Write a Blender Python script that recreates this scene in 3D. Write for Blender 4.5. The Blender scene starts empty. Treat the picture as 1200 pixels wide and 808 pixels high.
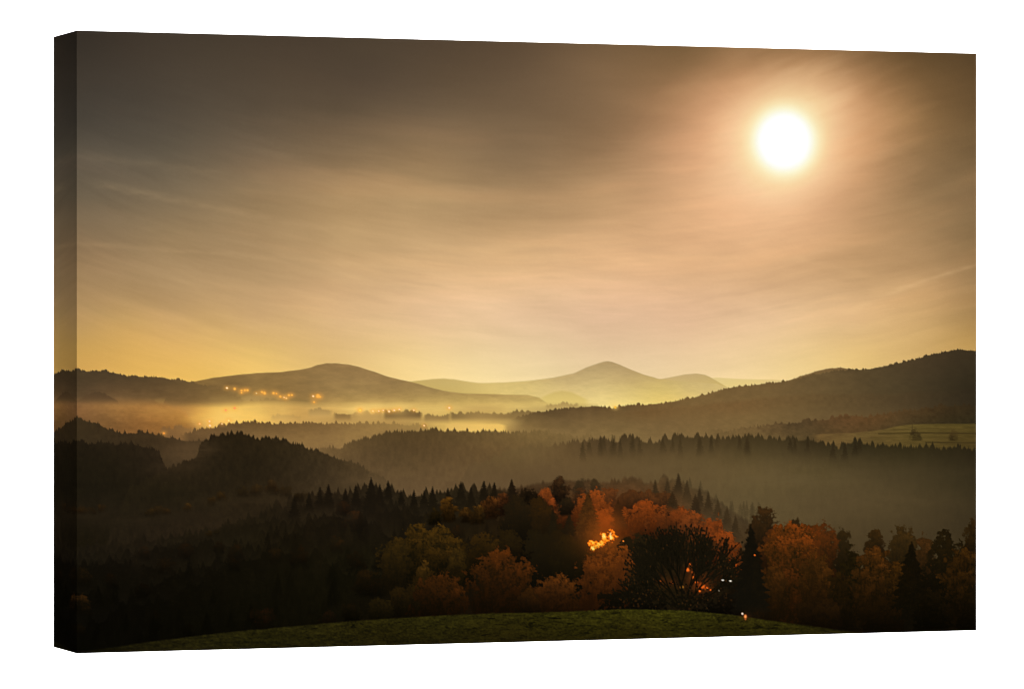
import math
import numpy as np

# ---------------------------------------------------------------- geometry of the view (pixels of a 1200 x 808 frame)
XL, XR, XB = 90.0, 1144.0, 63.0
YT_L, YB_L, YT_R, YB_R, YT_B, YB_B = 36.0, 766.0, 63.0, 739.0, 42.0, 757.0
CX, CY = 600.0, 401.0
Z0 = 5.45                                              # metres to the near vertical edge of the canvas
Z1 = Z0 * (YB_L - YT_L) / (YB_R - YT_R)
Z2 = Z0 * (YB_L - YT_L) / (YB_B - YT_B)
a_ = (XR - CX) * Z1 - (XL - CX) * Z0
b_ = (XB - CX) * Z2 - (XL - CX) * Z0
F = math.sqrt(-a_ * b_ / ((Z1 - Z0) * (Z2 - Z0)))      # focal length in pixels: front and side meet at a right angle
X0, X1, X2 = (XL - CX) * Z0 / F, (XR - CX) * Z1 / F, (XB - CX) * Z2 / F
ANG = math.atan2(Z1 - Z0, X1 - X0)
WID = math.hypot(X1 - X0, Z1 - Z0)
HEI = (YB_L - YT_L) * Z0 / F
DEP = math.hypot(X2 - X0, Z2 - Z0)
HTOP = (CY - YT_L) * Z0 / F                            # height of the canvas top above the lens

def px_of(u, h):
    """place on the print (u metres from its left edge, h metres below its top) -> picture coordinates"""
    X = X0 + u * math.cos(ANG); Z = Z0 + u * math.sin(ANG)
    return CX + F * X / Z, CY - F * (HTOP - h) / Z

# ---------------------------------------------------------------- noise
_rs = np.random.RandomState(7)
_tab = _rs.rand(512, 512)
def vnoise(x, y, seed=0):
    x = x + seed * 37.31; y = y + seed * 91.77
    xi = np.floor(x).astype(int); yi = np.floor(y).astype(int)
    fx = x - xi; fy = y - yi
    fx = fx * fx * (3 - 2 * fx); fy = fy * fy * (3 - 2 * fy)
    x0 = xi % 512; x1 = (xi + 1) % 512; y0 = yi % 512; y1 = (yi + 1) % 512
    return ((_tab[y0, x0] * (1 - fx) + _tab[y0, x1] * fx) * (1 - fy) + (_tab[y1, x0] * (1 - fx) + _tab[y1, x1] * fx) * fy)
def fbm(x, y, seed=0, octaves=4, gain=.5):
    s = 0; a = 1; t = 0
    for k in range(octaves):
        s = s + a * vnoise(x * 2 ** k, y * 2 ** k, seed + 5 * k); t += a; a *= gain
    return s / t - .5                                  # about -0.35 .. 0.35
def smooth(e0, e1, x):
    t = np.clip((x - e0) / (e1 - e0), 0, 1)
    return t * t * (3 - 2 * t)
def interp(x, pts):
    p = np.array(pts, float)
    return np.interp(x, p[:, 0], p[:, 1])

class Print:
    """the inks of the print: colour (0-255 display values) and the printed thing each spot belongs to"""
    def __init__(s, PX, PY, cell):
        s.PX, s.PY, s.cell = PX, PY, cell
        s.ny, s.nx = PX.shape
        s.img = np.zeros((s.ny, s.nx, 3)); s.ids = np.zeros((s.ny, s.nx), np.int32)
        s.parts = []                                   # (name, label)
        s.rng = np.random.RandomState(3)
    def part(s, name, label=None):
        s.parts.append((name, label)); return len(s.parts) - 1
    def field(s, anchors, ys=1.6, c=26.):
        """smooth colour field through colour anchors (x, y, (r, g, b))"""
        A = np.array([(x, y * ys) for x, y, _ in anchors], float); V = np.array([v for _, _, v in anchors], float)
        d = np.sqrt(((A[:, None] - A[None]) ** 2).sum(-1) + c * c)
        n = len(A); M = np.zeros((n + 1, n + 1)); M[:n, :n] = -d + np.eye(n) * 2.; M[n, :n] = 1; M[:n, n] = 1
        w = np.linalg.solve(M, np.vstack([V, np.zeros((1, 3))]))
        st = 6
        iy = np.unique(np.append(np.arange(0, s.ny, st), s.ny - 1)); ix = np.unique(np.append(np.arange(0, s.nx, st), s.nx - 1))
        gx = s.PX[np.ix_(iy, ix)]; gy = s.PY[np.ix_(iy, ix)] * ys
        out = np.zeros(gx.shape + (3,)) + w[n]
        for k in range(n):
            out -= np.sqrt((gx - A[k, 0]) ** 2 + (gy - A[k, 1]) ** 2 + c * c)[..., None] * w[k]
        full_x = np.arange(s.nx); full_y = np.arange(s.ny)
        jx = np.clip(np.searchsorted(ix, full_x, 'right') - 1, 0, len(ix) - 2); tx = ((full_x - ix[jx]) / (ix[jx + 1] - ix[jx]))[None, :, None]
        jy = np.clip(np.searchsorted(iy, full_y, 'right') - 1, 0, len(iy) - 2); ty = ((full_y - iy[jy]) / (iy[jy + 1] - iy[jy]))[:, None, None]
        rows = out[:, jx] * (1 - tx) + out[:, jx + 1] * tx
        return np.clip(rows[jy] * (1 - ty) + rows[jy + 1] * ty, 0, 255)
    def lay(s, alpha, col, pid=None):
        a = np.clip(alpha, 0, 1)[..., None]
        s.img = s.img * (1 - a) + col * a
        if pid is not None: s.ids[a[..., 0] > .5] = pid
    def ridge(s, pts, trees=None, seed=1, rough=.5):
        """height line of a hill, with a row of treetops standing on it: (spacing, low, high, width ratio, kind)"""
        xs = np.arange(40, 1170, .25)
        out = np.maximum(pts[0][0] - xs, 0) + np.maximum(xs - pts[-1][0], 0)
        y = interp(xs, pts) + 2.5 * out + rough * 2 * fbm(xs / 9., xs * 0, seed, 3)
        if trees:
            rs = np.random.RandomState(seed); sp, h0, h1, wr, kind = trees
            x = 40.; up = np.zeros_like(xs)
            while x < 1165:
                h = h0 + (h1 - h0) * rs.rand() ** 1.5 * (1.45 if rs.rand() < .15 else 1); fir = rs.rand() < (.8 if kind == 'fir' else .3)
                w = max(.8, h * wr * rs.uniform(.7, 1.5)) * (.75 if kind != 'fir' and fir else 1)
                i0 = max(0, int((x - w - 40) / .25)); i1 = min(len(xs), int((x + w - 40) / .25) + 2)
                t = np.clip(np.abs(xs[i0:i1] - x) / w, 0, 1)
                prof = h * (1 - t ** .85) if fir else h * np.clip(1 - t * t, 0, 1) ** .7
                up[i0:i1] = np.maximum(up[i0:i1], prof)
                x += sp * (.15 + rs.exponential(.75))
            k = min(1.2, .28 * h1)
            up = up + k * 1.6 * fbm(xs / 1.6, xs * 0 + 7, seed + 2, 2, .7) + k * 3.4 * fbm(xs / 14., xs * 0 + 3, seed + 4, 2)
            y = y - up + .4 * (h0 + h1) * .5
        return np.interp(s.PX[0], xs, y)[None, :]
    def hill(s, name, label, pts, anchors, trees=None, seed=1, soft=.9, bottom=None, fade=8., tex=0., texs=(5, 4), rough=.5, left=None, right=None, sf=8.):
        pid = s.part(name, label)
        top = s.ridge(pts, trees, seed, rough)
        al = np.clip((s.PY - top) / (2 * soft) + .5, 0, 1)
        if bottom is not None:
            al = al * (1 - smooth(-fade, fade, s.PY - interp(s.PX[0], bottom)[None, :]))
        if left is not None: al = al * smooth(left - sf, left + sf, s.PX)
        if right is not None: al = al * (1 - smooth(right - sf, right + sf, s.PX))
        col = s.field(anchors) if isinstance(anchors, list) else np.zeros_like(s.img) + anchors
        if tex:
            n = fbm(s.PX / texs[0], s.PY / texs[1], seed + 11, 4, .6)
            col = col * (1 + tex * n[..., None])
        s.lay(al, col, pid); return top
    def box(s, x0, x1, y0, y1):
        xs = s.PX[0]; i0 = np.searchsorted(xs, x0); i1 = np.searchsorted(xs, x1)
        if i1 <= i0: return None
        ca = s.PY[:, (i0 + i1 - 1) // 2]; j0 = np.searchsorted(ca, y0 - 2); j1 = np.searchsorted(ca, y1 + 2)
        if j1 <= j0: return None
        return slice(j0, j1), slice(i0, i1)
    def blend(s, sl, al, col, pid=None):
        a = np.clip(al, 0, 1)[..., None]
        s.img[sl] = s.img[sl] * (1 - a) + col * a
        if pid is not None:
            v = s.ids[sl]; v[a[..., 0] > .5] = pid
    def tree(s, kind, cx, top, bot, hw, lit, dark=None, seed=None, fade=0., name='printed_tree', label=None, op=1., lobe=1., fine=1.):
        if seed is None: seed = int(cx * 3 + top)
        rs = np.random.RandomState(seed)
        pid = s.part(name, label) if name else None
        sl = s.box(cx - hw * 1.6 - 4, cx + hw * 1.6 + 4, top - 8, bot + 6)
        if sl is None: return
        x = s.PX[sl]; y = s.PY[sl]
        lit = np.array(lit, float) * np.array((.79, .78, .74)) * (.9 if cx > 890 and lit[0] > 90 else 1.1 if 630 < cx < 870 and bot < 675 else 1); dark = lit * .42 if dark is None else np.array(dark, float) * .92
        H = bot - top; t = (y - top) / H; dx = (x - cx) / hw
        n2 = fbm(x / 2.0, y / 2.0, seed + 3, 3, .75); n1 = fbm(x / 6., y / 6., seed, 3, .6)
        foot = 1 - smooth(.84, 1.04, t) if fade == 0 else 1 - smooth(1 - fade, 1.02, t)
        if kind == 'fir':
            per = max(2.6, H * .085); ph = (y - top + 1.6 * n1 * 4 + np.abs(dx) * hw * .35) / per
            tier = .74 + .5 * (ph - np.floor(ph)) * (vnoise(np.floor(ph) * 3.1 + (dx > 0) * 7.7, y * 0, seed) * .8 + .45)
            w = np.clip(t, 0, 1) ** .85 * tier + .02
            f = (w - np.abs(dx + .12 * n1)) * hw + 3.2 * n2 * np.clip(t * 3, .2, 1)
            al = smooth(-1.1, 1.1, f) * (t > -.02)
            k = np.clip(.34 * (1 - t) + .18 * dx + .8 * n1 + .9 * n2 + .1, 0, 1.2)[..., None]
            s.blend(sl, al * op * foot, dark + (lit - dark) * k, pid); return
        # a leafy crown: a shaded body, then clump upon clump of leaves from the top down
        mean = dark + (lit - dark) * .12
        if kind == 'poplar': W = lambda v: np.sqrt(np.clip(1 - (1 - np.clip(v / .5, 0, 1)) ** 2, 0, 1)) * (1 - .2 * np.clip(v - .5, 0, 1))
        else: W = lambda v: np.where(v < .5, np.sqrt(np.clip(1 - ((.5 - v) / .5) ** 2, 0, 1)), 1 - .3 * (v - .5) ** 2)
        f = np.minimum((W(t) - np.abs(dx)) * hw, t * H) - hw * .14 + hw * 1.25 * n1 + hw * .55 * fbm(x / 13., y / 17., seed + 21, 2) + 5.0 * n2
        al = smooth(-2.2, 2.2, f)
        hang = fbm(x / 1.8, y / 7., seed + 9, 2); low = (1.06 - .58 * smooth(.12, .95, t))[..., None]
        depth = np.clip(1.0 - 1.25 * t, 0, 1)
        k0 = np.clip(.10 + .30 * depth + .8 * n1 + .8 * n2 + .5 * hang, 0, 1)[..., None]
        s.blend(sl, al * op * foot, (dark + (lit - dark) * k0) * low, pid)
        n = int(np.clip(hw * H / 26., 5, 46)); q = rs.rand(n) ** 1.15; q.sort()
        for v in q:
            v = .03 + .9 * v; half = float(W(np.array(v))) * hw
            r = rs.uniform(.16, .36) * hw * (1.15 - .3 * v) + 1.2; lx = cx + rs.uniform(-1, 1) * max(0, half - r * .55); ly = top + v * H + r * .5
            ex = (x - lx) / r; ey = (y - ly) / (r * rs.uniform(.7, 1.0))
            e = 1 - ex * ex - ey * ey + 1.9 * n1 + 2.1 * n2 - .15
            a = smooth(-.1, .75, e) * foot
            up = np.clip(.5 - .55 * ey + .15 * ex, 0, 1); edge = .25 * np.clip((lx - cx) / hw, -.6, 1)
            kk = np.clip((.10 + .85 * up) * (1.12 - 1.2 * v + edge) * rs.uniform(.6, 1.2) + .55 * n2 * fine + .6 * n1 + .35 * hang + .04, 0, 1.25)[..., None]
            s.blend(sl, a * op * .8, (dark + (lit - dark) * kk) * low, pid)
    def spot(s, x, y, r, col, core=None, name=None, label=None, ry=None, glow=0., gr=5., gc=(255, 170, 60)):
        """a small light with its own halo in the mist"""
        if glow:
            sl = s.box(x - gr * 3, x + gr * 3, y - gr * 3, y + gr * 3)
            if sl is not None:
                d2 = ((s.PX[sl] - x) ** 2 + ((s.PY[sl] - y) * 1.25) ** 2) / gr ** 2
                g = (glow * np.exp(-d2))[..., None]
                s.img[sl] = s.img[sl] + (np.array(gc, float) - s.img[sl]) * g
        pid = s.part(name, label) if name else None
        sl = s.box(x - r * 2 - 2, x + r * 2 + 2, y - r * 2 - 2, y + r * 2 + 2)
        if sl is None: return
        d = np.sqrt(((s.PX[sl] - x) / r) ** 2 + ((s.PY[sl] - y) / (ry or r)) ** 2)
        al = 1 - smooth(.45, 1.35, d)
        c = np.array(col, float) + (np.array(core if core is not None else col, float) - np.array(col, float)) * (1 - smooth(0, .9, d))[..., None]
        s.blend(sl, al, c, pid)
    def seg(s, x0, y0, x1, y1, w, col, op, pid):
        sl = s.box(min(x0, x1) - w - 1.5, max(x0, x1) + w + 1.5, min(y0, y1) - w - 1, max(y0, y1) + w + 1)
        if sl is None: return
        px = s.PX[sl]; py = s.PY[sl]; vx = x1 - x0; vy = y1 - y0; L = vx * vx + vy * vy + 1e-9
        t = np.clip(((px - x0) * vx + (py - y0) * vy) / L, 0, 1)
        d = np.hypot(px - x0 - t * vx, py - y0 - t * vy)
        s.blend(sl, op * np.clip(w * .5 - d + .6, 0, 1), np.array(col, float), pid)
    def blur(s, arr, sig):
        r = int(3 * sig + 1); k = np.exp(-np.arange(-r, r + 1) ** 2 / (2 * sig * sig)); k /= k.sum()
        for ax in (0, 1):
            p = np.pad(arr, [(r, r) if i == ax else (0, 0) for i in range(arr.ndim)], mode='edge'); o = 0
            for i, w in enumerate(k):
                o = o + w * (p[i:i + arr.shape[0]] if ax == 0 else p[:, i:i + arr.shape[1]])
            arr = o
        return arr

def paint(PX, PY, cell):
    s = Print(PX, PY, cell)
    # ------------------------------------------------------------ sky
    sky_id = s.part('printed_sky', 'amber evening sky with thin streaks of high cloud')
    rows = {
     52: [(100, 58, 49, 39), (160, 66, 55, 43), (250, 73, 61, 47), (350, 76, 63, 49), (430, 79, 66, 51), (500, 84, 69, 53)],
     72: [(600, 97, 78, 58), (700, 122, 96, 68), (800, 130, 101, 67), (900, 146, 112, 72), (1000, 124, 94, 58), (1080, 103, 79, 49), (1140, 90, 69, 43)],
     90: [(100, 66, 57, 46), (220, 78, 66, 52), (330, 84, 70, 54), (430, 84, 70, 55), (520, 94, 77, 58), (1140, 98, 75, 47)],
     130: [(95, 72, 64, 53), (200, 82, 71, 57), (300, 91, 77, 60), (400, 97, 81, 62), (500, 110, 91, 69), (600, 118, 96, 71), (700, 134, 106, 76), (800, 176, 134, 94), (850, 212, 163, 118), (985, 206, 155, 106), (1050, 160, 122, 78), (1135, 110, 85, 54)],
     180: [(95, 92, 82, 66), (200, 96, 85, 67), (300, 116, 98, 74), (400, 128, 106, 77), (500, 148, 121, 86), (600, 138, 113, 82), (700, 151, 120, 85), (800, 195, 152, 110), (860, 225, 178, 132), (995, 208, 160, 110), (1050, 168, 132, 88), (1135, 120, 96, 63)],
     230: [(95, 106, 94, 73), (200, 122, 106, 80), (300, 140, 117, 83), (400, 163, 134, 93), (500, 168, 139, 97), (600, 170, 139, 98), (700, 188, 151, 107), (800, 211, 168, 122), (920, 228, 182, 136), (1000, 192, 152, 106), (1080, 156, 126, 85), (1137, 128, 104, 70)],
     280: [(95, 130, 109, 79), (200, 147, 123, 87), (300, 160, 133, 94), (400, 181, 150, 105), (500, 188, 155, 110), (600, 199, 162, 115), (700, 212, 171, 124), (800, 221, 176, 129), (900, 222, 179, 131), (1000, 200, 160, 112), (1080, 172, 138, 94), (1137, 140, 113, 75)],
     330: [(95, 156, 128, 88), (200, 169, 140, 98), (300, 180, 149, 105), (400, 193, 159, 113), (500, 205, 170, 123), (600, 214, 177, 130), (700, 222, 182, 136), (800, 224, 182, 135), (900, 214, 174, 126), (1000, 202, 164, 115), (1080, 188, 151, 103), (1137, 158, 127, 84)],
     380: [(95, 178, 145, 90), (200, 196, 159, 101), (300, 201, 165, 111), (400, 208, 173, 120), (500, 221, 186, 134), (600, 228, 194, 145), (700, 230, 193, 147), (800, 230, 191, 144), (900, 228, 192, 140), (1000, 214, 178, 124), (1080, 199, 163, 107), (1137, 172, 138, 84)],
     415: [(95, 200, 160, 78), (160, 213, 171, 85), (300, 220, 183, 101), (385, 215, 180, 112), (480, 229, 198, 130), (1000, 226, 191, 121), (1080, 208, 171, 106)],
     430: [(100, 205, 163, 78), (225, 223, 181, 88), (560, 239, 213, 148), (640, 241, 215, 156), (760, 242, 213, 158), (850, 242, 212, 152), (930, 237, 207, 138)],
     400: [(1137, 186, 149, 85)],
     100: [(880, 185, 141, 96), (950, 182, 138, 90)],
    }
    anc = [(r[0], y, r[1:]) for y, L in rows.items() for r in L] + [(919, 166, (240, 196, 150))]
    sky = s.field(anc, ys=1.3, c=18.)
    # cirrus: long thin streaks, falling to the right on the left side and rising on the right side
    bow = PY + 92 * ((PX - 640) / 540.) ** 2 + 16 * fbm(PX / 150., PY / 90., 2, 2)
    c1 = fbm(PX / 170., bow / 30., 3, 4, .5); c2 = fbm(PX / 80., bow / 8., 4, 3, .6)
    wr = 10 * fbm(PX / 40., PY / 30., 9, 2); c5 = fbm((PX + .8 * wr) / 70., (bow + wr - .10 * (PX - 600)) / 4.5, 6, 3, .6)
    c3 = fbm(PX / 210., bow / 52., 8, 3)
    fan = np.arctan2(PY - 166, PX - 919); rr = np.hypot(PX - 919, PY - 166)
    c4 = fbm(fan * 4.5 + 20, rr / 300., 12, 3) * smooth(35, 110, rr) * (1 - smooth(230, 420, rr))
    amt = smooth(60, 200, PY + 40 * fbm(PX / 90., PY / 60., 15, 2)) * (1 - .75 * smooth(350, 420, PY))
    v = (.085 * c1 + .055 * c2 + .085 * c3 + .025 * c5 + .07 * fbm(PX / 75., (PY - .15 * PX) / 26., 44, 4, .55)) * (.3 + .7 * amt) + .09 * c4 * (1 - smooth(130, 190, PY))
    sky = sky + (smooth(300, 380, PY) * smooth(280, 520, PX) * (1 - smooth(880, 1100, PX)))[..., None] * np.array([1, 1, 8.]) + (smooth(370, 430, PY) * (1 - smooth(200, 480, PX)))[..., None] * np.array([-2, -4, 5.])
    sky = sky + smooth(120, 220, PY)[..., None] * np.array([2, .5, 1.5]) + (np.exp(-(np.hypot(PX - 919, PY - 166) / 120) ** 2))[..., None] * np.array([10, 1, 3.])
    sky = sky * (1 - .065 * np.exp(-((PX - 600) / 110) ** 2 - ((PY - 225) / 70) ** 2) - .05 * np.exp(-((PX - 1065) / 70) ** 2 - ((PY - 240) / 80) ** 2))[..., None]
    sky = sky * (1 - .05 * np.exp(-((PX - 680) / 170) ** 2 - ((PY - 415) / 35) ** 2))[..., None]
    sky = sky + ((1 - smooth(150, 480, PX)) * (1 - smooth(150, 260, PY)))[..., None] * np.array([1, 2.5, 4.])
    sky = sky * (1 + .05 * (1 - smooth(450, 800, PX)) * smooth(120, 260, PY))[..., None]
    sky = sky * (1 + v[..., None] * np.array([.93, 1., 1.08]) )
    sky = sky + (np.clip(c1, 0, 1) * amt)[..., None] * np.array([15, 5, 1.])
    # vapour trail low on the right
    for (x0, y0, x1, y1, w, op) in ((915, 390, 1010, 360, 3.5, .10), (1000, 362, 1060, 338, 3.5, .15), (1050, 340, 1142, 311, 3.2, .2), (1020, 345, 1100, 330, 6, .07), (700, 312, 800, 300, 5, .08), (800, 300, 935, 303, 4, .09), (935, 303, 1010, 320, 4, .08), (560, 345, 720, 350, 4, .07), (110, 215, 330, 260, 5, .10), (330, 260, 520, 285, 5, .08), (90, 285, 330, 303, 3, .09), (330, 303, 470, 315, 3, .07), (95, 182, 260, 205, 6, .06)):
        px = PX; vx = x1 - x0; vy = y1 - y0
        t = ((px - x0) * vx + (PY - y0) * vy) / (vx * vx + vy * vy)
        d = np.abs((px - x0) * vy - (PY - y0) * vx) / math.hypot(vx, vy) + 3 * fbm(PX / 25., PY / 12., 33, 2)
        m = op * np.exp(-(d / w) ** 2) * smooth(-.12, .1, t) * (1 - smooth(.9, 1.12, t)) * (.75 + fbm(PX / 14., PY / 5., 35, 2))
        sky = sky + (np.array([245, 205, 150]) - sky) * m[..., None]
    s.lay(np.ones_like(PX), sky, sky_id)
    # ------------------------------------------------------------ sun: a burnt-out disc and its corona
    sun_id = s.part('printed_sun', 'white glowing sun disc')
    rad = np.hypot((PX - 919) / .98, (PY - 165.5) / 1.03) * (1 + smooth(38, 70, rr) * (.28 * fbm(PX / 60., (PY + .35 * PX) / 16., 21, 3) - .10 * np.cos(2 * (fan + .75))))
    R = [0, 27, 31.5, 37, 43, 52, 64, 80, 102, 130, 170]
    A = [1, 1, 1, .96, .87, .73, .58, .42, .25, .11, 0]
    C = np.array([(255, 255, 255), (255, 255, 254), (255, 254, 242), (255, 250, 214), (255, 240, 190), (255, 226, 172), (254, 215, 166), (250, 206, 157), (240, 190, 142), (235, 185, 138), (230, 180, 134)], float)
    col = np.stack([np.interp(rad, R, C[:, k]) for k in range(3)], -1)
    s.lay(np.interp(rad, R, A), col)
    s.ids[rad < 37] = sun_id
    # ------------------------------------------------------------ far pale hills
    s.hill('printed_hill', 'palest far hill at the right', [(815, 444), (840, 442.8), (870, 444.6), (905, 445), (940, 448)], [(840, 446, (226, 200, 136)), (900, 447, (226, 198, 132)), (870, 456, (232, 205, 130))], left=825, right=935, rough=.2)
    s.hill('printed_hill', 'pale domed hill right of the peak', [(755, 452), (775, 444.6), (790, 441.5), (803, 438.8), (816, 438), (826, 439.5), (832, 442), (842, 448), (852, 454), (870, 462)], [(815, 441, (197, 169, 115)), (780, 447, (204, 176, 118)), (845, 452, (205, 178, 108)), (790, 458, (214, 186, 112)), (815, 468, (224, 194, 112))], rough=.25, left=760)
    s.hill('printed_hill', 'pale pointed peak in the middle', [(480, 450), (560, 449.5), (600, 448), (625, 446), (650, 442.5), (672, 438), (687, 431), (700, 426.6), (707, 424.4), (712, 423.6), (717, 424.2), (726, 427.5), (737, 432.5), (755, 439.6), (772, 444.2), (800, 447), (840, 450), (870, 460)],
           [(713, 428, (182, 155, 106)), (670, 442, (193, 166, 113)), (740, 438, (188, 160, 108)), (610, 450, (214, 187, 118)), (560, 452, (220, 192, 120)), (700, 447, (207, 180, 121)), (780, 450, (205, 178, 110)), (650, 458, (220, 192, 126)), (720, 460, (220, 193, 124)), (800, 460, (216, 188, 118)), (640, 472, (231, 204, 130)), (720, 473, (239, 213, 134)), (560, 475, (225, 194, 112)), (790, 469, (228, 198, 112))], rough=.3, tex=.07, texs=(9, 3))
    s.hill('printed_hill', 'low pale ridge left of the peak', [(470, 449), (485, 447), (507, 444.5), (520, 444), (532, 444.8), (545, 447), (562, 449.5), (600, 452)], [(510, 448, (202, 174, 106)), (560, 452, (214, 186, 115)), (540, 456, (206, 178, 106)), (500, 460, (205, 175, 100)), (580, 470, (220, 190, 108))], left=470, right=575, sf=15, rough=.2)
    s.hill('printed_hill', None, [(632, 467), (642, 462.5), (650, 459.5), (659, 458), (670, 460), (682, 465.5), (690, 469)], [(659, 460, (206, 179, 108)), (659, 470, (226, 198, 115))], rough=.3, left=634, right=688, sf=6, soft=1.6)
    # ------------------------------------------------------------ left hill with the village
    s.hill('printed_hill', 'rounded brown hill above the village lights', [(200, 452), (225, 448), (250, 443), (280, 439.5), (300, 437.6), (325, 436.8), (350, 434), (364, 431), (372, 428), (382, 426.2), (395, 426.2), (408, 427.5), (420, 430), (440, 436.5), (455, 442), (470, 445.6), (490, 450), (505, 454.5), (520, 458.5), (545, 461.5), (570, 462), (600, 463), (618, 463), (632, 466.5), (644, 474), (660, 481)],
           [(385, 430, (144, 114, 70)), (300, 441, (142, 112, 65)), (240, 449, (134, 104, 58)), (440, 442, (154, 123, 76)), (480, 452, (155, 126, 77)), (520, 461, (166, 137, 82)), (570, 464, (176, 146, 86)), (615, 466, (184, 155, 92)), (385, 450, (156, 125, 76)), (320, 450, (140, 110, 63)), (280, 458, (124, 97, 57)), (430, 460, (158, 128, 77)), (385, 468, (158, 126, 73)), (450, 470, (176, 143, 83)), (520, 470, (190, 158, 90)), (600, 473, (208, 176, 102)), (330, 472, (150, 118, 66)), (300, 478, (175, 138, 72)), (450, 479, (212, 174, 97)), (400, 477, (195, 158, 88)), (550, 480, (220, 186, 102)), (640, 478, (220, 190, 108)), (260, 470, (120, 93, 55))], tex=.16, texs=(14, 5), rough=.35)
    s.hill('printed_mist', None, [(275, 470), (290, 464), (310, 463), (335, 466), (350, 470)], [(300, 466, (152, 120, 70)), (330, 470, (160, 126, 70))], bottom=[(270, 471), (350, 471)], fade=2.5, left=282, right=340, soft=2)
    s.hill('printed_wood', 'tree clumps on the left hill below the lights', [(265, 473), (285, 470.5), (310, 469.5), (330, 468.5), (350, 467.5), (362, 470), (375, 473)], [(300, 472, (134, 104, 60)), (350, 471, (140, 112, 64)), (320, 477, (160, 126, 70))], trees=(5, 1, 2.5, .9, 'round'), bottom=[(260, 476), (375, 476)], fade=3, left=278, right=368, seed=14)
    # ------------------------------------------------------------ valley floor: mist lit from below by the town
    s.hill('printed_mist', 'mist on the valley floor lit by the town', [(40, 474), (230, 474), (300, 473), (420, 475), (640, 474), (700, 476)],
           [(95, 478, (140, 103, 62)), (160, 478, (152, 111, 66)), (210, 474, (160, 118, 66)), (230, 482, (212, 156, 74)), (265, 482, (240, 188, 88)), (290, 482, (244, 194, 92)), (330, 480, (212, 167, 88)), (370, 481, (208, 166, 92)), (400, 480, (226, 184, 102)), (430, 479, (238, 200, 114)), (470, 480, (228, 188, 106)), (530, 480, (218, 182, 102)), (600, 480, (222, 188, 108)), (250, 492, (230, 172, 76)), (230, 503, (168, 122, 66)), (280, 494, (242, 188, 84)), (330, 490, (218, 172, 92)), (390, 490, (205, 164, 92)), (450, 490, (188, 150, 84)), (560, 488, (190, 154, 86)), (95, 492, (132, 97, 60)), (150, 495, (146, 106, 64)), (190, 488, (166, 120, 70)), (190, 506, (158, 112, 62)), (540, 500, (222, 182, 96)), (580, 500, (216, 176, 94)), (480, 500, (170, 136, 76)), (600, 500, (160, 130, 76))], soft=4., tex=.10, texs=(30, 5), bottom=[(40, 540), (700, 540)])
    # bank of orange mist with soft crowns of trees in it
    s.hill('printed_mist', 'orange mist bank at the left', [(40, 463), (130, 464), (165, 465), (190, 470), (205, 477), (220, 486), (228, 496)], [(100, 474, (144, 103, 60)), (100, 484, (132, 93, 54)), (140, 476, (162, 116, 62)), (175, 478, (170, 120, 62)), (170, 488, (146, 101, 52)), (210, 487, (172, 119, 58)), (150, 500, (138, 95, 50)), (120, 494, (120, 86, 48)), (205, 504, (146, 100, 50)), (185, 498, (154, 106, 53))], trees=(6, 1, 4, 1.0, 'round'), seed=17, soft=3.2, right=226, sf=10, bottom=[(40, 530), (300, 530)], tex=.22, texs=(9, 5))
    def wisp(cx, cy, rx, ry, c, op, seed):
        d = ((PX - cx) / rx) ** 2 + ((PY - cy) / ry) ** 2
        m = np.exp(-d * 1.3) * np.clip(.75 + 2.2 * fbm(PX / 26., PY / 7., seed, 4, .55), 0, 1.5)
        s.lay(op * m, np.array(c, float))
    for w_ in ((262, 488, 60, 12, (250, 190, 82), .55, 21), (330, 482, 70, 8, (190, 146, 78), .5, 22), (430, 492, 70, 7, (178, 140, 78), .5, 23), (520, 490, 60, 6, (236, 190, 100), .4, 24), (200, 480, 50, 10, (186, 134, 68), .45, 25), (400, 474, 90, 5, (190, 154, 88), .4, 26), (560, 478, 60, 5, (198, 164, 96), .4, 27)): wisp(*w_)
    # left far ridge, dark
    s.hill('printed_hill', 'dark wooded ridge at the far left', [(40, 436), (90, 433.2), (100, 434.5), (115, 435.3), (127, 436), (138, 438.5), (150, 440.7), (170, 441.8), (188, 442.8), (200, 445), (210, 445), (220, 447.5), (228, 449), (245, 452), (262, 457.5), (276, 463.5), (292, 471)],
           [(92, 440, (76, 61, 40)), (140, 444, (84, 66, 43)), (190, 448, (95, 74, 46)), (226, 452, (110, 86, 51)), (100, 456, (83, 65, 43)), (160, 458, (96, 74, 46)), (230, 460, (114, 88, 52)), (270, 466, (122, 94, 54)), (130, 470, (120, 90, 56)), (180, 470, (116, 88, 53)), (240, 470, (118, 90, 52))], trees=(3.2, .6, 2.2, .8, 'round'), seed=5, right=284, bottom=[(40, 471), (150, 472), (240, 473), (300, 473)], fade=8, tex=.14, texs=(10, 4))
    s.hill('printed_hill', 'small dark wooded hump in the mist at the left', [(80, 474), (95, 468), (100, 463.5), (107, 460.5), (115, 459.5), (122, 461.5), (130, 465.5), (138, 470)], [(115, 462, (82, 63, 41)), (115, 470, (104, 78, 49))], trees=(4, .6, 1.6, 1, 'round'), seed=8, bottom=[(40, 470), (160, 470)], fade=5)
    s.hill('printed_wood', 'pale feathery trees standing in orange mist', [(183, 512), (190, 503), (197, 500), (203, 503), (210, 497), (217, 500), (224, 501), (232, 505)], [(195, 504, (128, 93, 54)), (212, 500, (132, 97, 55)), (225, 506, (146, 106, 60))], trees=(4.5, 1, 4, .7, 'round'), seed=19, left=188, right=228, sf=5, soft=1.5)
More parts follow.
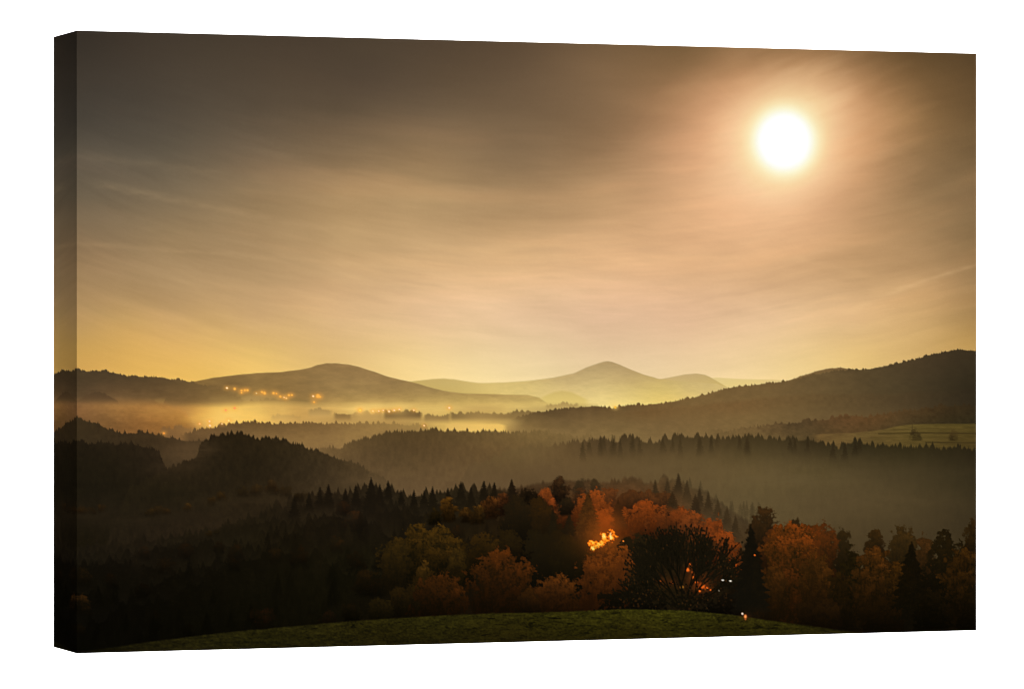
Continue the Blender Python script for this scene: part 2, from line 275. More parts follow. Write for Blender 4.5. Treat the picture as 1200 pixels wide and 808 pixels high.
    # clumps on the valley floor
    def clump(x0, x1, y, h, c, seed, bot=8):
        s.hill('printed_wood', None, [(x0 - 6, y + h + 3), (x0, y + 1), ((x0 + x1) / 2, y), (x1, y + 1), (x1 + 6, y + h + 3)], [(x0, y + 2, c), (x1, y + 2, c), ((x0 + x1) / 2, y + bot, tuple(min(255, v * 1.22) for v in c))], trees=(4.2, 1., 3., .9, 'round'), seed=seed, bottom=[(40, y + bot), (1150, y + bot)], fade=4, left=x0, right=x1, sf=3, soft=1.1)
    clump(362, 388, 480, 6, (172, 138, 80), 31); clump(392, 412, 484.5, 4, (138, 108, 62), 32); clump(412, 448, 484, 4, (160, 126, 72), 33)
    clump(450, 494, 482, 4, (116, 91, 53), 34, 9); clump(497, 527, 486, 4, (142, 114, 66), 35); clump(528, 612, 483.5, 5, (132, 106, 61), 36, 9)
    clump(640, 677, 473.5, 4, (166, 139, 82), 37, 6); clump(598, 626, 482, 4, (128, 103, 60), 38)
    clump(318, 352, 486, 4, (178, 140, 78), 39, 6)
    s.hill('printed_field', 'bright strip of misty field in the valley', [(515, 498), (530, 497), (585, 497), (600, 499)], [(535, 499, (226, 184, 100)), (575, 500, (234, 190, 100))], bottom=[(500, 506), (620, 506)], fade=2, left=524, right=592, sf=4, soft=1.3)
    # lit bank behind the village houses
    glows = [(422, 481, .55, 9), (440, 480, .4, 12), (468, 479, .35, 10), (262, 490, .5, 28), (300, 484, .4, 24), (246, 497, .3, 9), (270, 490, .3, 12), (330, 481, .22, 14), (720, 476, .25, 8), (560, 500, .15, 16)]
    for x, y, g, r in glows: s.spot(x, y, .01, (255, 205, 110), glow=g, gr=r, gc=(255, 212, 118))
    # ------------------------------------------------------------ right hill
    s.hill('printed_hill', 'small brown summit behind the right ridge', [(915, 450), (925, 446), (940, 440.5), (958, 434.5), (972, 431.8), (985, 431.2), (995, 432.8), (1015, 436)], [(975, 434, (116, 91, 56)), (940, 443, (124, 98, 58))], right=1012, trees=(3, .3, .8, .9, 'round'))
    s.hill('printed_hill', 'long dark wooded ridge at the right', [(560, 500), (585, 496), (600, 491.5), (612, 487.5), (625, 484.2), (645, 481.2), (662, 479.6), (680, 477.2), (695, 476.2), (710, 476.2), (718, 477.8), (726, 476.2), (740, 475.2), (760, 474.4), (780, 472), (795, 469.2), (812, 465.6), (825, 463), (845, 457.6), (862, 453), (885, 451.2), (910, 448.2), (925, 446), (942, 441.5), (965, 437.6), (985, 434.2), (995, 433), (1010, 433.2), (1035, 429.6), (1060, 424.2), (1080, 418.2), (1097, 414), (1112, 411.4), (1125, 409.8), (1137, 410.6), (1170, 412)],
           [(615, 490, (112, 89, 52)), (640, 486, (98, 77, 46)), (700, 482, (102, 79, 47)), (760, 479, (112, 86, 50)), (810, 472, (120, 94, 55)), (860, 460, (116, 91, 54)), (910, 455, (110, 87, 52)), (960, 445, (100, 80, 49)), (1000, 440, (88, 71, 44)), (1040, 436, (80, 65, 41)), (1080, 426, (71, 57, 37)), (1125, 418, (60, 49, 32)), (1142, 420, (56, 46, 30)), (1140, 450, (50, 42, 27)), (1090, 450, (64, 53, 34)), (1040, 460, (78, 64, 40)), (980, 465, (98, 79, 48)), (900, 472, (116, 92, 54)), (820, 485, (118, 92, 54)), (740, 488, (112, 88, 52)), (680, 490, (112, 88, 53)), (620, 502, (138, 110, 64)), (700, 502, (124, 99, 59)), (780, 500, (120, 95, 57)), (860, 492, (120, 95, 56)), (940, 485, (108, 86, 52)), (1000, 482, (98, 78, 47)), (1060, 475, (80, 65, 40)), (1130, 470, (50, 42, 27)), (650, 510, (126, 101, 60)), (830, 508, (122, 97, 58))], trees=(3.0, .7, 2.2, .75, 'round'), seed=6, left=606, sf=14, tex=.13, texs=(9, 5))
    s.spot(721, 477.6, 1.6, (255, 190, 70), name='printed_light', label='orange light shining over the right ridge', glow=.5, gr=4, gc=(255, 215, 110))
    # brown lower wood edge on the right ridge
    s.hill('printed_wood', None, [(700, 486), (760, 480), (820, 475), (900, 466), (960, 462), (1040, 463), (1150, 455)], [(760, 486, (112, 84, 48)), (860, 478, (116, 88, 51)), (960, 472, (100, 79, 47)), (1060, 472, (76, 61, 38)), (1140, 466, (48, 40, 26)), (800, 496, (120, 94, 55)), (920, 490, (112, 89, 53))], trees=(3.4, .6, 2., .8, 'round'), seed=23, soft=2.2, left=740, sf=40, bottom=[(700, 492), (900, 484), (1150, 478)], fade=9, tex=.12, texs=(5, 4))
    # treeline behind the field
    s.hill('printed_wood', 'rusty treeline behind the field at the right', [(820, 508), (850, 504), (870, 502), (885, 500.5), (910, 496), (940, 493), (960, 491.5), (977, 490), (995, 486.5), (1010, 487), (1022, 488.5), (1035, 485.5), (1055, 482.5), (1072, 480.5), (1090, 477), (1110, 475.5), (1150, 474)],
           [(860, 504, (108, 85, 50)), (910, 500, (90, 70, 42)), (950, 497, (80, 62, 37)), (980, 495, (94, 68, 39)), (1000, 492, (92, 66, 37)), (1015, 496, (88, 64, 36)), (1030, 492, (92, 66, 36)), (1060, 490, (76, 59, 34)), (1090, 484, (66, 50, 28)), (1140, 480, (50, 40, 23)), (1110, 492, (54, 44, 25)), (900, 510, (104, 82, 48)), (970, 506, (86, 66, 38)), (1040, 500, (78, 60, 34))], trees=(4.6, 1.4, 4.2, .65, 'round'), seed=25, left=838, sf=18, tex=.28, texs=(5, 4))
    # ------------------------------------------------------------ field
    fid_top = s.hill('printed_field', 'olive field with dark hedge lines at the right', [(940, 510), (960, 509), (995, 508), (1020, 505.6), (1035, 503.8), (1047, 500.4), (1056, 498.8), (1070, 497.6), (1097, 497), (1170, 497)],
           [(965, 513, (106, 82, 45)), (1000, 512, (101, 80, 43)), (1040, 508, (95, 77, 39)), (1090, 501, (90, 75, 35)), (1140, 501, (79, 66, 30)), (1100, 512, (86, 70, 33)), (1135, 515, (78, 63, 29)), (1040, 518, (92, 74, 37)), (1100, 523, (80, 65, 31))], rough=.15, left=956, sf=6, tex=.28, texs=(14, 2.2))
    for (x0, y0, x1, y1, w, op) in ((1030, 508.6, 1075, 507.4, 1.6, .55), (1070, 507.4, 1146, 508.2, 1.7, .7), (1085, 518.6, 1146, 519.4, 1.5, .7), (1035, 504.5, 1100, 502.5, 1, .2), (1020, 513, 1140, 513.6, 1, .18)):
        s.seg(x0, y0, x1, y1, w, (58, 46, 23), op, None)
    s.seg(1069, 497.5, 1069, 506, .8, (66, 52, 28), .7, None)
    s.tree('round', 1072.5, 503.4, 517.5, 7.2, (70, 55, 29), (52, 41, 22), label='small bare tree in the field', fine=.6, op=.42)
    s.tree('round', 1117, 504, 517.5, 5, (84, 62, 33), (66, 50, 26), label='thin rusty tree in the field', fine=.6, op=.36)
    # ------------------------------------------------------------ middle ridges
    s.hill('printed_wood', 'misty wooded ridge in front of the town glow', [(200, 515), (224, 506.5), (232, 503), (252, 500.5), (272, 496), (290, 494), (310, 495.5), (325, 496.5), (350, 496), (370, 495), (395, 496), (410, 497), (425, 495), (440, 496.5), (460, 497), (500, 499)],
           [(235, 508, (112, 84, 50)), (265, 501, (106, 80, 47)), (300, 499, (108, 82, 47)), (340, 500, (116, 88, 51)), (390, 500, (128, 98, 57)), (430, 500, (146, 114, 65)), (480, 502, (158, 126, 71)), (300, 510, (124, 95, 56)), (360, 515, (138, 107, 62)), (410, 512, (148, 116, 67)), (380, 524, (138, 107, 64)), (230, 520, (96, 72, 44)), (220, 535, (82, 63, 39)), (460, 510, (150, 118, 67))], trees=(3.6, 1, 3.4, .6, 'round'), seed=41, left=216, sf=8, tex=.12, texs=(6, 4))
    s.hill('printed_wood', 'rounded wooded hill in the centre, paler toward the right', [(360, 532), (375, 525), (400, 525), (407, 520), (422, 516.5), (437, 512), (450, 508.5), (466, 504), (475, 505), (490, 504.5), (505, 503), (525, 504.5), (550, 505), (575, 506), (600, 506.5), (625, 505.5), (650, 508), (682, 512), (720, 517), (740, 522)],
           [(385, 528, (112, 87, 52)), (420, 522, (94, 73, 43)), (466, 508, (84, 65, 37)), (520, 508, (90, 70, 40)), (570, 509, (104, 82, 47)), (620, 508, (118, 94, 54)), (680, 514, (120, 96, 57)), (450, 525, (86, 67, 40)), (520, 525, (92, 71, 42)), (580, 525, (106, 82, 48)), (640, 522, (112, 89, 52)), (420, 545, (94, 73, 45)), (480, 550, (92, 72, 44)), (560, 550, (98, 76, 46)), (480, 572, (100, 78, 50)), (540, 570, (98, 76, 48)), (450, 560, (96, 75, 47)), (600, 545, (94, 73, 44))], trees=(2.7, 1.1, 4.2, .45, 'fir'), seed=44, soft=1.2, tex=.16, texs=(4, 6))
    # left dark ridges
    s.hill('printed_wood', 'dark hill with firs at the left edge', [(40, 492), (90, 488.5), (97, 490.5), (105, 493.5), (115, 496.5), (125, 502), (132, 504), (140, 506.5), (152, 506.5), (172, 508), (185, 508), (195, 511.5), (205, 511.5), (215, 515.5), (235, 516.5), (260, 520)],
           [(92, 495, (60, 47, 28)), (110, 505, (58, 45, 27)), (150, 512, (56, 43, 26)), (190, 516, (62, 47, 28)), (220, 522, (76, 58, 36)), (130, 525, (56, 44, 27)), (200, 532, (72, 55, 34)), (220, 545, (78, 60, 38)), (180, 545, (62, 48, 29)), (240, 530, (78, 60, 36))], trees=(4, 1.2, 4.2, .45, 'fir'), seed=47, tex=.2, texs=(4, 6), right=300)
    s.hill('printed_wood', 'almost black wood at the left edge', [(40, 514), (90, 517), (105, 519), (127, 518.5), (150, 521), (170, 523), (180, 526), (186, 529), (190, 538), (194, 546), (203, 560), (230, 600)],
           [(95, 525, (34, 27, 16)), (140, 526, (38, 30, 18)), (180, 532, (40, 31, 19)), (120, 545, (32, 26, 15)), (180, 555, (36, 28, 17)), (100, 575, (29, 24, 14)), (180, 580, (32, 26, 15)), (100, 600, (31, 25, 15)), (180, 600, (35, 28, 17)), (100, 630, (26, 21, 11)), (220, 600, (36, 28, 17))], trees=(4.4, 1.4, 5, .42, 'fir'), seed=49, tex=.3, texs=(4, 6), right=330)
    s.hill('printed_wood', 'steep dark wooded hill left of centre', [(150, 575), (180, 556), (195, 549), (202, 547), (215, 542.5), (225, 538.5), (231, 536), (233, 528), (237, 520), (244, 516), (249, 510), (260, 509.5), (270, 508.5), (282, 508), (300, 512.5), (322, 515), (338, 517.5), (350, 521), (360, 525), (377, 530), (400, 537.5), (417, 543.5), (432, 549.5), (447, 557), (462, 570), (480, 590)],
           [(280, 516, (40, 31, 17)), (240, 528, (40, 31, 18)), (330, 525, (46, 36, 20)), (370, 535, (56, 44, 26)), (410, 548, (68, 53, 32)), (440, 562, (84, 66, 41)), (210, 550, (44, 34, 20)), (260, 545, (38, 30, 17)), (320, 550, (42, 33, 19)), (370, 560, (56, 44, 27)), (410, 568, (70, 55, 34)), (200, 580, (33, 27, 15)), (260, 575, (38, 30, 17)), (320, 580, (43, 33, 19)), (370, 580, (54, 42, 25)), (430, 585, (70, 55, 34)), (200, 610, (36, 28, 17)), (260, 605, (40, 31, 18)), (320, 600, (40, 31, 18)), (120, 600, (32, 26, 15))], trees=(2.8, 1.3, 4.8, .45, 'fir'), seed=52, soft=1.1, tex=.32, texs=(4, 6))
    for w_ in ((222, 528, 34, 14, (92, 70, 44), .5, 1), (445, 570, 60, 14, (92, 72, 46), .45, 2), (395, 578, 60, 12, (68, 54, 34), .45, 3), (300, 588, 90, 12, (50, 39, 23), .45, 4), (150, 606, 120, 14, (42, 33, 20), .5, 5), (560, 556, 100, 14, (108, 85, 53), .4, 6), (200, 549, 30, 9, (62, 48, 30), .5, 7), (150, 512, 60, 6, (78, 60, 36), .3, 8)): wisp(*w_)
    # ------------------------------------------------------------ long treeline at the right over a lake of mist
    s.hill('printed_wood', 'long row of dark firs above a bank of mist', [(545, 552), (575, 540), (600, 528), (615, 525.5), (637, 523), (655, 521), (667, 519.5), (685, 517.5), (700, 514), (708, 513), (720, 518), (732, 514), (740, 512), (750, 516), (768, 517), (785, 514), (805, 511), (820, 511.5), (837, 513), (862, 513), (880, 511.5), (897, 513.5), (917, 514.5), (932, 513.5), (950, 514.5), (958, 517.5), (963, 521), (967, 524), (976, 520), (982, 525), (990, 520), (1000, 517), (1010, 517), (1016, 521), (1025, 523.5), (1040, 521), (1060, 523.5), (1085, 524.5), (1105, 525.5), (1125, 525.5), (1150, 528)],
           [(590, 545, (98, 77, 46)), (620, 530, (108, 86, 51)), (660, 526, (100, 78, 46)), (700, 520, (80, 62, 37)), (740, 517, (74, 58, 34)), (800, 515, (72, 57, 33)), (860, 517, (70, 56, 32)), (920, 518, (64, 52, 30)), (950, 522, (58, 47, 27)), (1000, 523, (50, 42, 24)), (1060, 527, (50, 42, 23)), (1140, 531, (42, 35, 20)),
            (640, 545, (100, 78, 47)), (700, 538, (97, 76, 45)), (760, 535, (93, 74, 44)), (820, 530, (88, 71, 42)), (880, 530, (78, 64, 37)), (940, 532, (72, 59, 35)), (1000, 534, (64, 53, 31)), (1080, 538, (56, 47, 27)), (1140, 542, (47, 39, 23)),
            (640, 565, (95, 74, 46)), (720, 560, (95, 75, 45)), (800, 556, (96, 77, 46)), (880, 550, (95, 78, 46)), (960, 552, (84, 70, 41)), (1040, 556, (72, 60, 36)), (1138, 565, (52, 44, 26)),
            (620, 585, (88, 68, 42)), (800, 580, (92, 74, 46)), (880, 580, (93, 77, 47)), (960, 582, (85, 70, 43)), (1060, 585, (74, 61, 37)), (1138, 590, (58, 48, 29)), (880, 605, (90, 74, 45)), (960, 612, (82, 67, 41)), (1060, 612, (72, 59, 36)), (1138, 615, (56, 46, 28)), (1000, 640, (72, 58, 35)), (580, 570, (96, 75, 48))], trees=(2.9, 2.2, 6.8, .40, 'fir'), seed=55, soft=1.25, tex=.10, texs=(5, 9))
    for w_ in ((660, 556, 110, 14, (96, 75, 47), .4, 11), (790, 548, 120, 12, (98, 79, 49), .4, 12), (900, 560, 120, 16, (100, 83, 53), .4, 13), (1000, 588, 120, 16, (88, 72, 45), .4, 14), (1080, 556, 80, 10, (70, 58, 36), .35, 15), (870, 600, 90, 16, (98, 81, 51), .4, 16), (720, 530, 60, 8, (88, 69, 42), .35, 17)): wisp(*w_)
    # a few bigger firs on that line, fading downward into the mist
    rs = np.random.RandomState(9)
    for cx in list(rs.uniform(680, 960, 22)) + [707, 741, 1007, 1002, 976, 990]:
        tp = interp(cx, [(680, 512), (741, 505.5), (760, 512), (806, 505), (880, 508), (950, 510), (976, 516), (990, 516), (1007, 512)]) + rs.uniform(1, 6)
        c = np.array((66, 52, 30)) * (1.08 - .3 * smooth(850, 1010, cx)) * rs.uniform(.9, 1.1)
        s.tree('fir', cx, tp, tp + rs.uniform(20, 30), rs.uniform(4, 6), c, c * .86, name=None, fade=.8, op=.62)
    # pale firs drowned in the mist at the right centre
    for k in range(34):
        cx = rs.uniform(800, 905); tp = interp(cx, [(800, 556), (840, 570), (870, 582), (905, 588)]) + rs.uniform(0, 30)
        c = np.array((76, 62, 38)) * rs.uniform(.9, 1.08)
        s.tree('fir', cx, tp, tp + rs.uniform(18, 34), rs.uniform(4, 7), c, c * .95, name=None, fade=.7, op=.5)
    # misty brown wood behind the orange trees
    s.hill('printed_wood', 'brown wood half lost in mist behind the orange trees', [(560, 580), (600, 572), (625, 566), (637, 564), (655, 562), (677, 564), (695, 564), (712, 563), (740, 565), (775, 565), (795, 559), (807, 568), (825, 575), (840, 585), (855, 594), (870, 606), (890, 622)],
           [(640, 570, (70, 50, 29)), (700, 570, (78, 55, 31)), (760, 571, (84, 60, 34)), (795, 566, (78, 60, 35)), (820, 580, (76, 59, 35)), (850, 600, (76, 60, 37)), (700, 590, (86, 52, 26)), (780, 590, (86, 57, 30)), (840, 615, (72, 54, 32)), (660, 600, (60, 38, 18)), (880, 630, (66, 50, 29))], trees=(9, 2, 7, .75, 'round'), seed=58, soft=1.8, tex=.36, texs=(6, 6))
    for cx, tp in ((795, 555), (782, 562), (805, 563), (768, 563), (830, 577), (841, 585), (820, 572), (852, 594), (862, 604), (679, 560), (655, 559), (697, 561)):
        c = np.array((72, 55, 32)) * rs.uniform(.85, 1.05)
        s.tree('fir' if cx > 760 else 'round', cx, tp, tp + 32, 8, c, c * .8, name=None, fade=.6, op=.85)
    # ------------------------------------------------------------ dark foreground forest
    ridge_m = [(40, 645), (90, 640), (150, 634), (200, 628), (240, 624), (268, 613), (300, 604), (333, 593), (340, 588), (375, 577), (385, 575), (405, 578), (417, 575), (435, 568), (445, 573), (455, 571), (470, 579), (485, 580), (507, 577), (525, 576), (540, 571), (552, 576), (567, 570), (579, 571), (600, 575), (630, 580), (660, 592), (700, 605), (760, 620), (830, 640), (900, 650), (1000, 665), (1170, 670)]
    forest_id = len(s.parts)
    M = [(95, 648, (26, 21, 12)), (150, 640, (28, 22, 13)), (220, 632, (29, 23, 13)), (270, 620, (30, 24, 13)), (320, 605, (32, 25, 14)), (380, 583, (38, 29, 17)), (440, 576, (37, 29, 17)), (500, 582, (38, 30, 17)), (560, 578, (40, 31, 17)), (620, 590, (44, 30, 15)), (330, 630, (27, 21, 10)), (420, 605, (34, 26, 15)), (480, 610, (32, 25, 14)), (560, 610, (34, 25, 12)), (640, 620, (40, 26, 11)), (700, 640, (34, 24, 10)), (420, 650, (24, 20, 9)), (200, 670, (19, 15, 7)), (320, 680, (18, 15, 6)), (500, 660, (26, 20, 9)), (600, 660, (28, 20, 8)), (100, 680, (16, 13, 6)), (120, 730, (10, 8, 4)), (220, 720, (12, 10, 4)), (320, 725, (13, 11, 4)), (420, 710, (16, 13, 5)), (520, 700, (20, 14, 6)), (640, 700, (26, 17, 7)), (760, 690, (24, 17, 8)), (860, 690, (22, 15, 7)), (960, 690, (26, 17, 6)), (1060, 690, (24, 16, 6)), (1140, 700, (18, 12, 5)), (960, 735, (20, 13, 5)), (1080, 735, (14, 10, 4)), (92, 760, (8, 7, 3))]
    s.hill('printed_wood', 'dark foreground fir forest', ridge_m, M, trees=(6.2, 3, 11, .34, 'fir'), seed=61, tex=.45, texs=(4, 8), soft=1.2)
    mfield = s.field(M)
    for k, d in enumerate((13, 27, 43, 62, 84)):
        rp = [(x, y + d * (.8 + .35 * math.sin(x / 61. + 1.7 * k)) + 5 * math.sin(x / 23. + k * 2.1)) for x, y in [(q, interp(q, ridge_m)) for q in range(40, 700, 12)]]
        ty = s.ridge(rp, (6.5, 2.5, 11 + k, .36, 'fir'), 201 + k, 1.)
        lim = (1 - smooth(560, 660, PX)) * smooth(0, 16, PY - s.ridge(ridge_m, None, 61))
        up_ = np.exp(-np.clip(ty - PY, 0, 99) / 9.) * (PY < ty) * lim
        s.lay(.5 * up_, mfield * 1.22 + 3)
        s.lay(np.clip((PY - ty) / 2.2 + .5, 0, 1) * np.exp(-np.clip(PY - ty, 0, 99) / 17.) * .85 * lim, mfield * .74)
    # separate firs in the dark forest, rank behind rank
    def local(x, y):
        j = np.argmin(np.abs(s.PX[0] - x)); i = np.argmin(np.abs(s.PY[:, j] - y)); return mfield[i, j]
    big = [(435, 561, 16), (417, 569, 10), (385, 568, 10), (375, 571, 9), (455, 564, 9), (445, 568, 9), (507, 571, 9), (540, 565, 9), (567, 564, 9), (579, 566, 8), (525, 572, 8), (485, 575, 8), (405, 573, 9), (345, 581, 10), (552, 572, 8), (362, 577, 8), (497, 575, 7), (470, 575, 7), (600, 562, 12), (612, 573, 10)]
    for x, y, w in big:
        c = local(x, y + 18)
        s.tree('fir', x, y, y + w * 3.6, w * .95, c * 1.0, c * .72, label='dark fir at the top of the forest' if w > 15 else None, fade=.5)
    pts = sorted([(interp(x, ridge_m) + d, x) for x, d in zip(rs.uniform(95, 660, 150), rs.uniform(8, 110, 150) ** 1.0)])
    for y, x in pts:
        c = local(x, y + 8) * rs.uniform(.8, 1.35); h = rs.uniform(22, 38)
        if rs.rand() < .22: s.tree('round', x, y, y + h * .8, h * .32, c * np.array((1.35, 1.1, .95)), c * .8, name=None, fade=.5, op=.75)
        else: s.tree('fir', x, y, y + h, h * .27, c * 1.15, c * .7, name=None, fade=.5, op=.75)
    # dull autumn tufts in the dark slopes at the left
    for x, y, w, c in ((75, 593, 4, (64, 44, 20)), (96, 599, 6, (62, 42, 18)), (108, 599, 5, (60, 41, 18)), (119, 596, 6, (72, 48, 20)), (175, 601, 6, (62, 44, 19)), (186, 599, 7, (66, 46, 20)), (194, 600, 5, (70, 48, 20)), (220, 596, 6, (74, 50, 20)), (248, 588, 6, (64, 44, 18)), (260, 582, 7, (76, 52, 20)), (285, 578, 7, (60, 44, 20)), (300, 576, 8, (66, 47, 22)), (320, 574, 8, (70, 48, 23)), (335, 577, 8, (58, 42, 20)), (246, 627, 5, (56, 40, 16)), (255, 625, 4, (44, 33, 14)), (318, 570, 7, (68, 48, 24)), (352, 583, 8, (48, 34, 16))):
        s.tree('round', x, y - w, y + w * 1.1, w, c, np.array(c) * .6, name=None, op=.6, fade=.6)
    s.tree('round', 97, 664, 692, 11, (36, 25, 10), (18, 14, 6), op=.8, fade=.5, label='dim brown tree at the left edge')
    s.tree('round', 95, 697, 724, 11, (62, 38, 13), (18, 13, 5), fade=.6, op=.75, label='dim orange tree in the lower left corner')
    s.tree('round', 93, 729, 748, 7, (32, 22, 8), (14, 10, 4), fade=.5, op=.7)
    s.tree('round', 195, 654, 676, 12, (36, 24, 10), (20, 15, 7), op=.7, fade=.5)
    s.tree('round', 309, 712, 742, 17, (38, 21, 8), (15, 11, 4), op=.7, fade=.6, label='dim red bush by the meadow at the left')
    s.tree('round', 385, 716, 735, 11, (34, 20, 8), (18, 13, 5), op=.8, fade=.4)
    s.tree('round', 428, 668, 700, 14, (40, 26, 9), (20, 15, 6), op=.7, fade=.5)
    # ------------------------------------------------------------ autumn trees, far ones first
    T = s.tree
    T('round', 590, 577, 606, 11, (104, 57, 24)); T('round', 575, 580, 610, 10, (112, 64, 23)); T('round', 560, 591, 616, 9, (104, 68, 22)); T('round', 546, 594, 614, 8, (96, 62, 20))
    T('round', 525, 583, 614, 11, (108, 69, 20)); T('round', 510, 596, 616, 9, (58, 42, 14))
    T('round', 655, 562, 600, 13, (70, 46, 24), fade=.4); T('round', 623, 571, 604, 13, (50, 35, 17), fade=.4)
    T('round', 712, 571, 612, 20, (104, 58, 27), (66, 40, 20)); T('round', 742, 573, 608, 16, (90, 52, 25), (58, 37, 19)); T('round', 771, 572, 612, 18, (100, 58, 28), (64, 40, 20)); T('round', 680, 572, 606, 13, (86, 50, 24), (50, 33, 17))
    T('poplar', 641, 571, 600, 9, (156, 76, 28), (90, 44, 17)); T('poplar', 647, 582, 602, 5, (168, 78, 28), (110, 50, 18))
    T('round', 665, 588, 622, 16, (136, 64, 22), (70, 36, 14)); T('round', 692, 577, 622, 26, (146, 70, 24), (86, 42, 15))
    T('round', 664, 582, 606, 10, (44, 32, 16), (30, 23, 12))
    T('round', 724, 592, 632, 20, (128, 60, 21), (66, 34, 13)); T('round', 757, 586, 636, 22, (146, 66, 21), (86, 42, 15)); T('fir', 724, 586, 622, 12, (62, 38, 17), (44, 28, 13)); T('round', 707, 594, 630, 11, (150, 68, 20), (100, 46, 14))
    T('round', 787, 592, 640, 24, (130, 62, 23), (78, 40, 16)); T('fir', 788, 576, 602, 10, (62, 45, 24), (48, 35, 19), op=.85, fade=.4); T('fir', 815, 580, 608, 9, (62, 46, 26), (50, 37, 21), op=.85, fade=.4)
    T('round', 810, 600, 650, 22, (124, 62, 25), (76, 40, 17)); T('round', 836, 607, 660, 20, (138, 64, 23), (84, 42, 16)); T('round', 850, 622, 672, 20, (148, 68, 22), (92, 44, 15)); T('round', 822, 622, 668, 20, (126, 58, 20), (72, 36, 14))
    T('round', 630, 583, 665, 24, (52, 34, 12), (32, 23, 10)); T('round', 606, 578, 650, 18, (44, 31, 14), (30, 23, 11))
    T('fir', 667, 603, 640, 15, (34, 27, 13), (24, 20, 10)); T('fir', 648, 596, 640, 9, (36, 28, 13), (26, 21, 10))
    T('round', 640, 618, 700, 34, (36, 27, 11), (28, 22, 10)); T('round', 672, 624, 700, 26, (40, 30, 11), (28, 22, 9))
    T('fir', 689, 578, 640, 21, (92, 54, 20), (42, 29, 12), fade=.3, label='dark pointed tree above the fire')
    T('round', 595, 620, 672, 20, (44, 32, 12), (28, 20, 8)); T('round', 567, 624, 672, 20, (66, 44, 13), (34, 24, 8)); T('round', 540, 634, 690, 15, (52, 36, 11), (26, 19, 7))
    # fire
    fid = s.part('printed_fire', 'bright yellow and orange blaze among the trees')
    s.spot(712, 624, .01, (255, 130, 30), glow=.26, gr=38, gc=(190, 84, 24)); s.spot(708, 634, .01, (255, 130, 30), glow=.36, gr=20, gc=(235, 110, 25)); s.spot(712, 612, .01, (200, 90, 25), glow=.25, gr=14, gc=(210, 95, 25))
    q = s.box(684, 728, 618, 650)
    if q is not None:
        x = PX[q]; y = PY[q]; d = np.full(x.shape, 99.)
        for (x0, y0, x1, y1) in ((694, 643, 703, 639), (703, 639, 710, 633), (710, 633, 720, 630), (709, 632, 707, 628), (693, 637, 699, 637), (715, 630, 717, 624)):
            t = np.clip(((x - x0) * (x1 - x0) + (y - y0) * (y1 - y0)) / ((x1 - x0) ** 2 + (y1 - y0) ** 2), 0, 1)
            d = np.minimum(d, np.hypot(x - x0 - t * (x1 - x0), y - y0 - t * (y1 - y0)))
        v = np.exp(-(d / 4.2) ** 2) + 1.35 * fbm(x / 2.6, y / 2.6, 91, 2, .6) * (1 - smooth(4, 9, d))
        c = np.stack([np.interp(v, [.42, .72, 1.0, 1.3], k) for k in ((200, 238, 250, 255), (78, 116, 168, 218), (14, 20, 42, 110))], -1)
        s.blend(q, smooth(.42, .68, v), c, fid)
    s.seg(715.5, 625, 715.5, 632, .9, (255, 235, 170), .9, fid)
    T('round', 752, 622, 700, 24, (42, 32, 15), (30, 24, 12)); T('round', 735, 628, 680, 13, (40, 29, 13), (30, 23, 10))
    T('round', 503, 611, 700, 38, (84, 57, 16), (26, 20, 7), label='tall olive and yellow tree left of centre'); T('round', 463, 629, 700, 20, (62, 44, 14), (32, 24, 9)); T('round', 497, 657, 702, 13, (84, 56, 17), (40, 28, 9)); T('round', 535, 640, 690, 10, (76, 54, 16), (36, 26, 9))
    T('round', 478, 684, 728, 26, (44, 31, 10), (22, 16, 6)); T('round', 446, 699, 730, 14, (44, 33, 11), (22, 17, 6)); T('round', 412, 706, 732, 12, (26, 19, 7), (14, 11, 4))
    T('round', 514, 671, 728, 34, (78, 41, 12), (28, 18, 6), label='low rust bush below the olive tree')
    T('round', 588, 645, 726, 42, (88, 45, 13), (34, 21, 7), label='round rust-brown tree at the edge of the meadow')
    T('round', 712, 637, 724, 38, (134, 67, 20), (62, 32, 10), lobe=.8, label='orange tree in front of the fire'); T('round', 733, 644, 716, 15, (128, 62, 19), (70, 36, 12), op=.85)
    T('round', 651, 671, 724, 28, (100, 53, 16), (42, 24, 8), label='small orange-brown bush beside the orange tree'); T('round', 620, 690, 722, 14, (58, 33, 10), (30, 19, 7))
    # right group
    T('round', 885, 601, 660, 11, (66, 42, 19), (40, 28, 13)); T('round', 898, 593, 665, 15, (72, 46, 20), (40, 28, 13), label='tall brown tree at the right'); T('round', 932, 606, 660, 13, (62, 42, 19), (38, 28, 14)); T('round', 905, 620, 680, 14, (96, 50, 18), (50, 30, 11))
    T('poplar', 988, 617, 690, 11, (56, 40, 17), (38, 28, 12)); T('round', 968, 613, 690, 15, (112, 56, 19), (52, 31, 11)); T('poplar', 1025, 618, 670, 12, (66, 44, 17), (40, 28, 11)); T('poplar', 1056, 613, 690, 17, (74, 51, 20), (42, 31, 13)); T('round', 1083, 629, 700, 15, (78, 48, 19), (44, 29, 11)); T('round', 1143, 607, 680, 17, (64, 43, 16), (30, 21, 8))
    T('round', 950, 612, 690, 18, (122, 58, 18), (62, 36, 12)); T('round', 1108, 623, 720, 24, (40, 29, 11), (24, 18, 7))
    T('round', 925, 611, 742, 40, (146, 70, 20), (42, 27, 8), lobe=.8, fine=1.1, label='large orange tree at the right of the meadow'); T('round', 957, 645, 740, 22, (84, 48, 14), (36, 23, 7), op=.9); T('round', 905, 660, 740, 18, (78, 44, 13), (34, 22, 7), op=.8)
